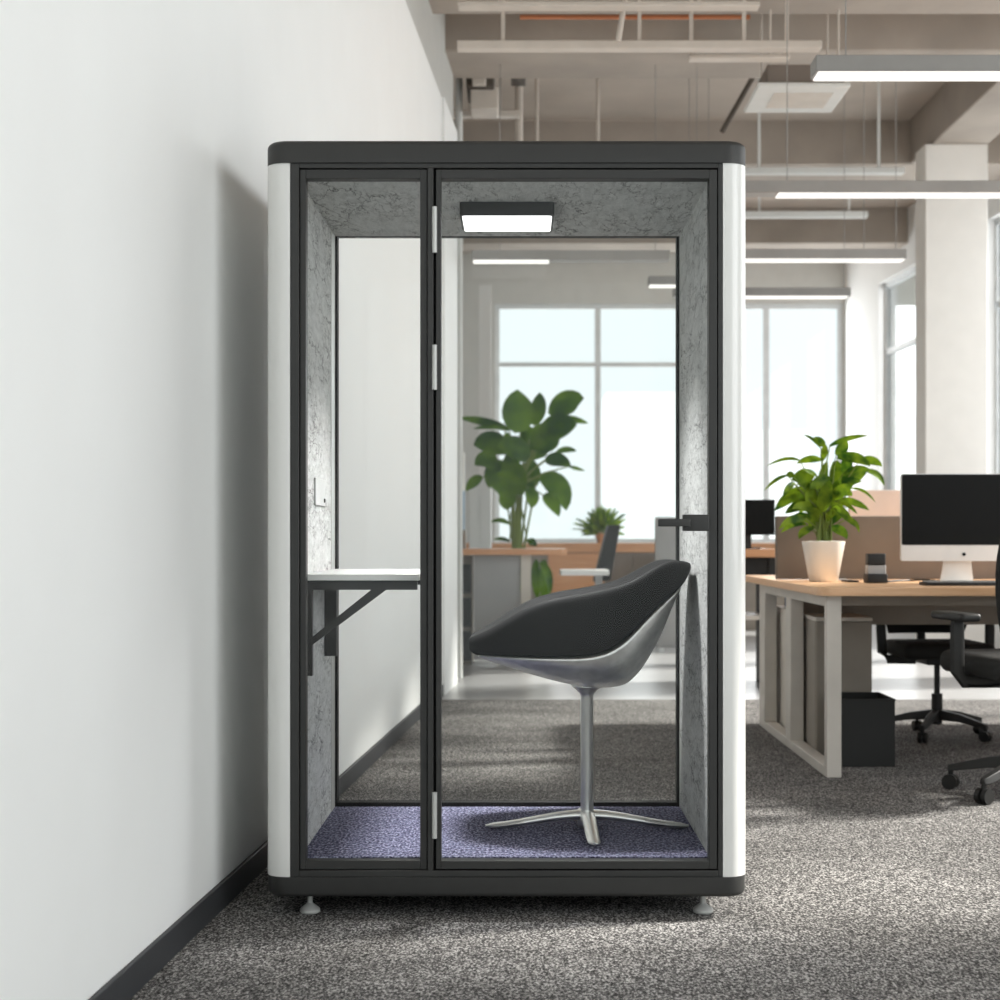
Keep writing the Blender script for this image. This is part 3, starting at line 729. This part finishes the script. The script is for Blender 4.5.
# small plant on sideboard
SD_ = 19.2; SBZ = PZ(543,SD_)
sp = thing('potted_plant', (PX(602,SD_), SD_, SBZ), 'small bushy green plant on the wooden sideboard under the far window', 'plant')
obj('pot', lathe(B(), [(.06,0), (.08,.12), (.065,.12), (.06,.09)], (PX(602,SD_), SD_, SBZ), 20), M['desktop2'], sp, smooth=True)
lf = B()
for k in range(130):
    a = random.uniform(0, 6.28); el = random.uniform(.1, 1.5); L_ = random.uniform(.2, .42)
    p0 = Vector((PX(602,SD_), SD_, SBZ+.1)); dr = Vector((math.cos(a)*math.cos(el), math.sin(a)*math.cos(el), math.sin(el)))
    leaf(lf, p0+dr*L_*.25, p0+dr*L_*.75, p0+dr*L_+Vector((0,0,-.04)), random.uniform(.03,.055), random.uniform(-1,1), 5)
obj('foliage', lf, M['leafA'], sp, smooth=True, angle=180)

# ------------------------------------------------------------------ office chairs
def office_chair(loc, rz, label, s=1.0, star=0.0, bh=.52):
    t = thing('office_chair', loc, label, 'chair', None, rz)
    def o(n, b, m, p=t, **kw):
        for v in b.verts: v.co *= s
        return obj(n, b, m, p, local=True, **kw)
    o('column', lathe(B(), [(.028,.07), (.03,.11), (.03,.24), (.016,.24), (.016,.42)], n=16), M['plastic2'], smooth=True)
    for k in range(5):
        a = star+k*2*math.pi/5; dr = Vector((math.cos(a), math.sin(a), 0)); sd_ = Vector((-dr.y, dr.x, 0))
        b = B(); rings = []
        for s_, z, hw, hh in ((.02,.125,.03,.028), (.15,.115,.024,.02), (.29,.085,.018,.013), (.31,.083,.012,.01)):
            c = dr*s_+Vector((0,0,z)); rings.append([c+sd_*hw*u+Vector((0,0,hh*w_)) for u, w_ in ((-1,-1),(1,-1),(.7,1),(-.7,1))])
        loft(b, rings); lg = o('base_arm', b, M['plastic2'], bevel=.003*s)
        b = B(); c = dr*.30
        for off in (-.014, .014): tube(b, [c+sd_*(off-.009)+Vector((0,0,.029)), c+sd_*(off+.009)+Vector((0,0,.029))], .029, 14)
        tube(b, [c+Vector((0,0,.04)), c+Vector((0,0,.075))], .01, 8)
        o('caster', b, M['plastic'], lg, smooth=True)
    o('mechanism', rbox(B(), -.09, .09, -.13, .12, .405, .445, .01), M['plastic'], smooth=True)
    lv = o('lever', tube(B(), [(-.08,-.02,.42), (-.2,-.02,.41), (-.26,-.02,.415)], [.008,.008,.014], 8, .5), M['plastic'], smooth=True)
    o('seat', rbox(B(), -.25, .25, -.23, .27, .445, .53, .035), M['mesh'], smooth=True)
    # backrest: curved slab leaning back
    b = B(); rings = []
    for k in range(9):
        u = k/8; z = .56+bh*u; yb = -.25-.03*math.sin(u*math.pi)*-1-.09*u*u; hw = .215+.03*math.sin(u*2.4)-.05*max(0, u-.8)*5*.5
        pts = []
        for j in range(9):
            v = -1+2*j/8; pts.append(Vector((v*hw, yb+.045*v*v, z)))
        for j in range(8, -1, -1):
            v = -1+2*j/8; pts.append(Vector((v*hw, yb+.045*v*v-.022, z)))
        rings.append(pts)
    loft(b, rings); o('backrest', b, M['mesh'], bevel=.006*s)
    b = B(); tube(b, [(0,-.10,.42), (0,-.26,.43), (0,-.31,.52), (0,-.315,.56+bh*.36)], [.03,.03,.026,.02], 8); o('back_support', b, M['plastic2'], smooth=True)
    for sg in (-1, 1):
        b = B(); tube(b, [(sg*.12,0,.425), (sg*.27,-.01,.43), (sg*.30,-.02,.47), (sg*.305,-.03,.60), (sg*.305,-.03,.655)], [.016,.018,.02,.02,.018], 8, 1.4)
        ap = o('armrest', b, M['plastic2'], smooth=True)
        o('arm_pad', rbox(B(), sg*.305-.04, sg*.305+.04, -.15, .12, .655, .685, .012), M['plastic'], ap, smooth=True)
    return t
office_chair((2.18, 6.83, 0), R(10), 'black mesh office chair cut off by the right edge, in front of the desk', 1.15, R(138))
office_chair((PX(937,8.85), 8.85, 0), R(182), 'black office chair seen between the desk legs on the far side', 1.0, R(-85), .22)

# ------------------------------------------------------------------ far furniture seen through the booth and beside it
fd = thing('office_desk', (-.3, 14.1, 0), 'pale desk with wood top seen through the booth, below the tall plant', 'desk')
TZ = PZ(549,13.8)
obj('desktop', rslab(B(), -1.6, PX(567,13.8), 13.7, 14.5, TZ-.05, TZ, .06, 0, 0), M['desktop2'], fd, smooth=True)
obj('leg', bx(PX(521,13.8), PX(531,13.8), 13.78, 14.4, 0, TZ-.05), M['cabpale'], fd)
obj('leg', bx(-1.55, -1.45, 13.78, 14.4, 0, TZ-.05), M['cabpale'], fd)
obj('front_panel', bx(PX(474,13.8), PX(520.5,13.8), 13.8, 13.84, .05, TZ-.05), M['grey'], fd)
dc = thing('drawer_unit', (PX(450,13.9), 14.1, 0), 'dark grey drawer unit under the left end of the far desk', 'drawers')
obj('body', bx(-1.2, PX(472,13.9), 13.9, 14.4, 0, TZ-.06), M['cab'], dc)
for k in range(3): obj('drawer', bx(-1.19, PX(471,13.9), 13.87, 13.9, .04+k*.29, .04+k*.29+.25), M['plastic2'], dc, bevel=.004)
mn = thing('computer_monitor', (PX(452,14.1), 14.1, TZ), 'pale blue screen at the left end of the far desk', 'monitor')
obj('screen', bx(PX(430,14.1), PX(465,14.1), 14.05, 14.08, PZ(530,14.1), PZ(491,14.1)), M['bluescreen'], mn, bevel=.004)
obj('stand', bx(PX(440,14.1), PX(466,14.1), 14.03, 14.16, TZ, PZ(530,14.1)), M['cab'], mn, bevel=.004)
lp = thing('floor_lamp', (PX(456,15.2), 15.2, 0), 'white cylinder shade floor lamp behind the pale blue screen', 'lamp')
obj('lamp_shade', lathe(B(), [(.085,PZ(491,15.2)), (.085,PZ(453,15.2))], (PX(456,15.2), 15.2, 0), 20), M['pot'], lp, smooth=True)
obj('pole', cylx(B(), (PX(456,15.2), 15.2, PZ(491,15.2)/2), .012, PZ(491,15.2), 'z', 8), M['steel'], lp, smooth=True)
obj('base', cylx(B(), (PX(456,15.2), 15.2, .01), .12, .02, 'z', 20), M['steel'], lp, smooth=True)
wc = thing('wardrobe', (PX(479,17), 17.2, 0), 'tall white cabinet standing behind the left of the tall plant', 'cabinet')
obj('body', bx(PX(469,17), PX(491,17), 17.02, 17.5, 0, PZ(482,17)), M['wall'], wc)
obj('door', bx(PX(469.5,17), PX(479.6,17), 17, 17.02, .05, PZ(483,17)), M['wall'], wc); obj('door', bx(PX(480.2,17), PX(490.5,17), 17, 17.02, .05, PZ(483,17)), M['wall'], wc)
# sideboard
sbd = thing('sideboard', (1.2, 19.3, 0), 'long orange wood sideboard below the far window', 'sideboard')
obj('top', bx(PX(440,19), PX(800,19), 18.98, 19.6, SBZ-.11, SBZ), M['desktop2'], sbd)
obj('body', bx(PX(440,19)+.05, PX(800,19)-.05, 19.03, 19.58, 0, SBZ-.11), M['cab'], sbd)
obj('door', bx(PX(548,19), PX(604,19), 19.0, 19.03, .05, SBZ-.12), M['desktop2'], sbd)
for k, (a, b) in enumerate(((606, 632), (633, 660), (661, 690))): obj('door', bx(PX(a,19), PX(b,19), 19.0, 19.03, .05, SBZ-.12), M['divider'], sbd)
# small white table + dark chair
wt = thing('side_table', (PX(586,13), 13.2, 0), 'small white table just above the lounge chair in the booth view', 'table')
TB = PZ(570,13)
obj('tabletop', bx(PX(561,13), PX(609,13), 13.0, 13.45, TB-.045, TB), M['wall'], wt, bevel=.005)
for x in (PX(600,13), ):
    obj('leg', bx(x-.03, x+.03, 13.18, 13.26, 0, TB-.045), M['grey'], wt)
obj('foot', bx(PX(585,13), PX(609,13), 13.1, 13.35, 0, .02), M['grey'], wt)
fc = thing('desk_chair', (PX(600,13.8), 13.9, 0), 'dark chair with leaning back behind the small white table', 'chair')
def slab4(pts, y0, y1): return loft(B(), [[Vector((PX(px,13.8), y, PZ(py,13.8))) for px, py in pts] for y in (y0, y1)])
obj('backrest', slab4([(608,525),(620,525),(610,580),(594,582)], 13.7, 14.1), M['plastic2'], fc, bevel=.01)
obj('seat', bx(PX(570,13.8), PX(604,13.8), 13.65, 14.15, .52, .58), M['plastic2'], fc, bevel=.01)
obj('column', cylx(B(), (PX(590,13.8), 13.9, .27), .03, .5, 'z', 10), M['plastic2'], fc)
obj('base', lathe(B(), [(.25,0), (.25,.015), (.05,.05), (.03,.06)], (PX(590,13.8), 13.9, 0), 20), M['plastic2'], fc)
# grey divider and second desk row
gdv = thing('floor_divider', (PX(672,15.5), 15.5, 0), 'grey screen divider seen through the booth next to the door handle', 'divider screen')
obj('panel', rbox(B(), PX(655,15.5), PX(705,15.5), 15.5, 15.54, .04, PZ(517,15.5), .01), M['grey'], gdv, smooth=True)
for x in (PX(658,15.5), PX(698,15.5)): obj('foot', bx(x, x+.05, 15.4, 15.64, 0, .04), M['steel'], gdv)
rd = thing('office_desk', (1.9, 12.0, 0), 'dark desk with wood top directly right of the booth, behind the long desk', 'desk')
RZ_ = PZ(549,11.7)
obj('desktop', bx(PX(715,11.7), PX(776,11.7), 11.65, 12.4, RZ_-.06, RZ_), M['desktop2'], rd, bevel=.004)
for x in (PX(716,11.7), PX(769,11.7)): obj('leg', bx(x, x+.05, 11.7, 12.35, 0, RZ_-.06), M['plastic2'], rd)
obj('shelf', bx(PX(716,11.7)+.05, PX(769,11.7), 11.72, 12.3, .5, .53), M['cabpale'], rd)
obj('apron', bx(PX(716,11.7)+.05, PX(769,11.7), 11.72, 11.74, RZ_-.2, RZ_-.06), M['plastic'], rd)
mn2 = thing('computer_monitor', (PX(750,11.9), 11.95, RZ_), 'black monitor on the dark desk directly right of the booth', 'monitor')
obj('screen', bx(PX(716,11.9), PX(775,11.9), 11.9, 11.94, PZ(535,11.9), PZ(499.5,11.9)), M['screen'], mn2, bevel=.004)
obj('stand', bx(PX(738,11.9), PX(752,11.9), 11.93, 11.97, RZ_, PZ(530,11.9)), M['plastic2'], mn2)
obj('foot', bx(PX(730,11.9), PX(760,11.9), 11.85, 12.05, RZ_, RZ_+.01), M['plastic2'], mn2)

# ------------------------------------------------------------------ light
w = bpy.data.worlds.new('sky'); SC.world = w; w.use_nodes = True
nt = w.node_tree; bg = nt.nodes['Background']
bg.inputs['Color'].default_value = (.9, .975, .985, 1); bg.inputs['Strength'].default_value = 1.15
def area(name, loc, rot, sx_, sy_, power, col=(1,1,1)):
    l = bpy.data.lights.new(name, 'AREA'); l.shape = 'RECTANGLE'; l.size = sx_; l.size_y = sy_; l.energy = power; l.color = col
    o = bpy.data.objects.new(name, l); COL.objects.link(o); o.location = loc; o.rotation_euler = rot
    return o
# daylight entering through the window openings of the right wall and the far wall
for (a, b), pw in zip(openings, (240, 90, 65, 70, 30)):
    area('window_daylight', (XR((a+b)/2)+.02, (a+b)/2, 2.6), (0, R(90), 0), 3.3, b-a, pw, (.97,.99,1))
for a, b in wx: area('window_daylight', ((a+b)/2, 21.95, 2.7), (R(-90), 0, 0), b-a, 3.2, 60, (.97,.99,1))
# booth lamp
bl = area('booth_lamp_light', ((lx0+lx1)/2, (ly0+ly1)/2, 2.092), (0,0,0), .24, .2, 15); bl.data.spread = R(95)
s = bpy.data.lights.new('sun', 'SUN'); s.energy = 11; s.angle = R(6); s.color = (1,.95,.88)
so_ = bpy.data.objects.new('sun', s); COL.objects.link(so_); so_.rotation_euler = (0, R(90-36), R(14))

# ------------------------------------------------------------------ camera
cam = bpy.data.cameras.new('camera'); co = bpy.data.objects.new('camera', cam); COL.objects.link(co)
co.location = (0, 0, CAMZ); co.rotation_euler = (R(90), 0, 0)
cam.sensor_width = 36; cam.lens = 36*F/1000; cam.shift_x = -(CX-500)/1000; cam.shift_y = (CY-500)/1000
cam.clip_start = .05; cam.clip_end = 200
cam.dof.use_dof = True; cam.dof.focus_distance = 4.9; cam.dof.aperture_fstop = 4.0
SC.camera = co
SC.view_settings.view_transform = 'Standard'; SC.view_settings.look = 'None'
SC.view_settings.gamma = 1; SC.view_settings.use_curve_mapping = False; SC.view_settings.exposure = 0.0
SC.cycles.use_denoising = True
SC.cycles.max_bounces = 10; SC.cycles.diffuse_bounces = 5; SC.cycles.transparent_max_bounces = 16; SC.cycles.caustics_reflective = False; SC.cycles.caustics_refractive = False
SC.cycles.sample_clamp_indirect = 4
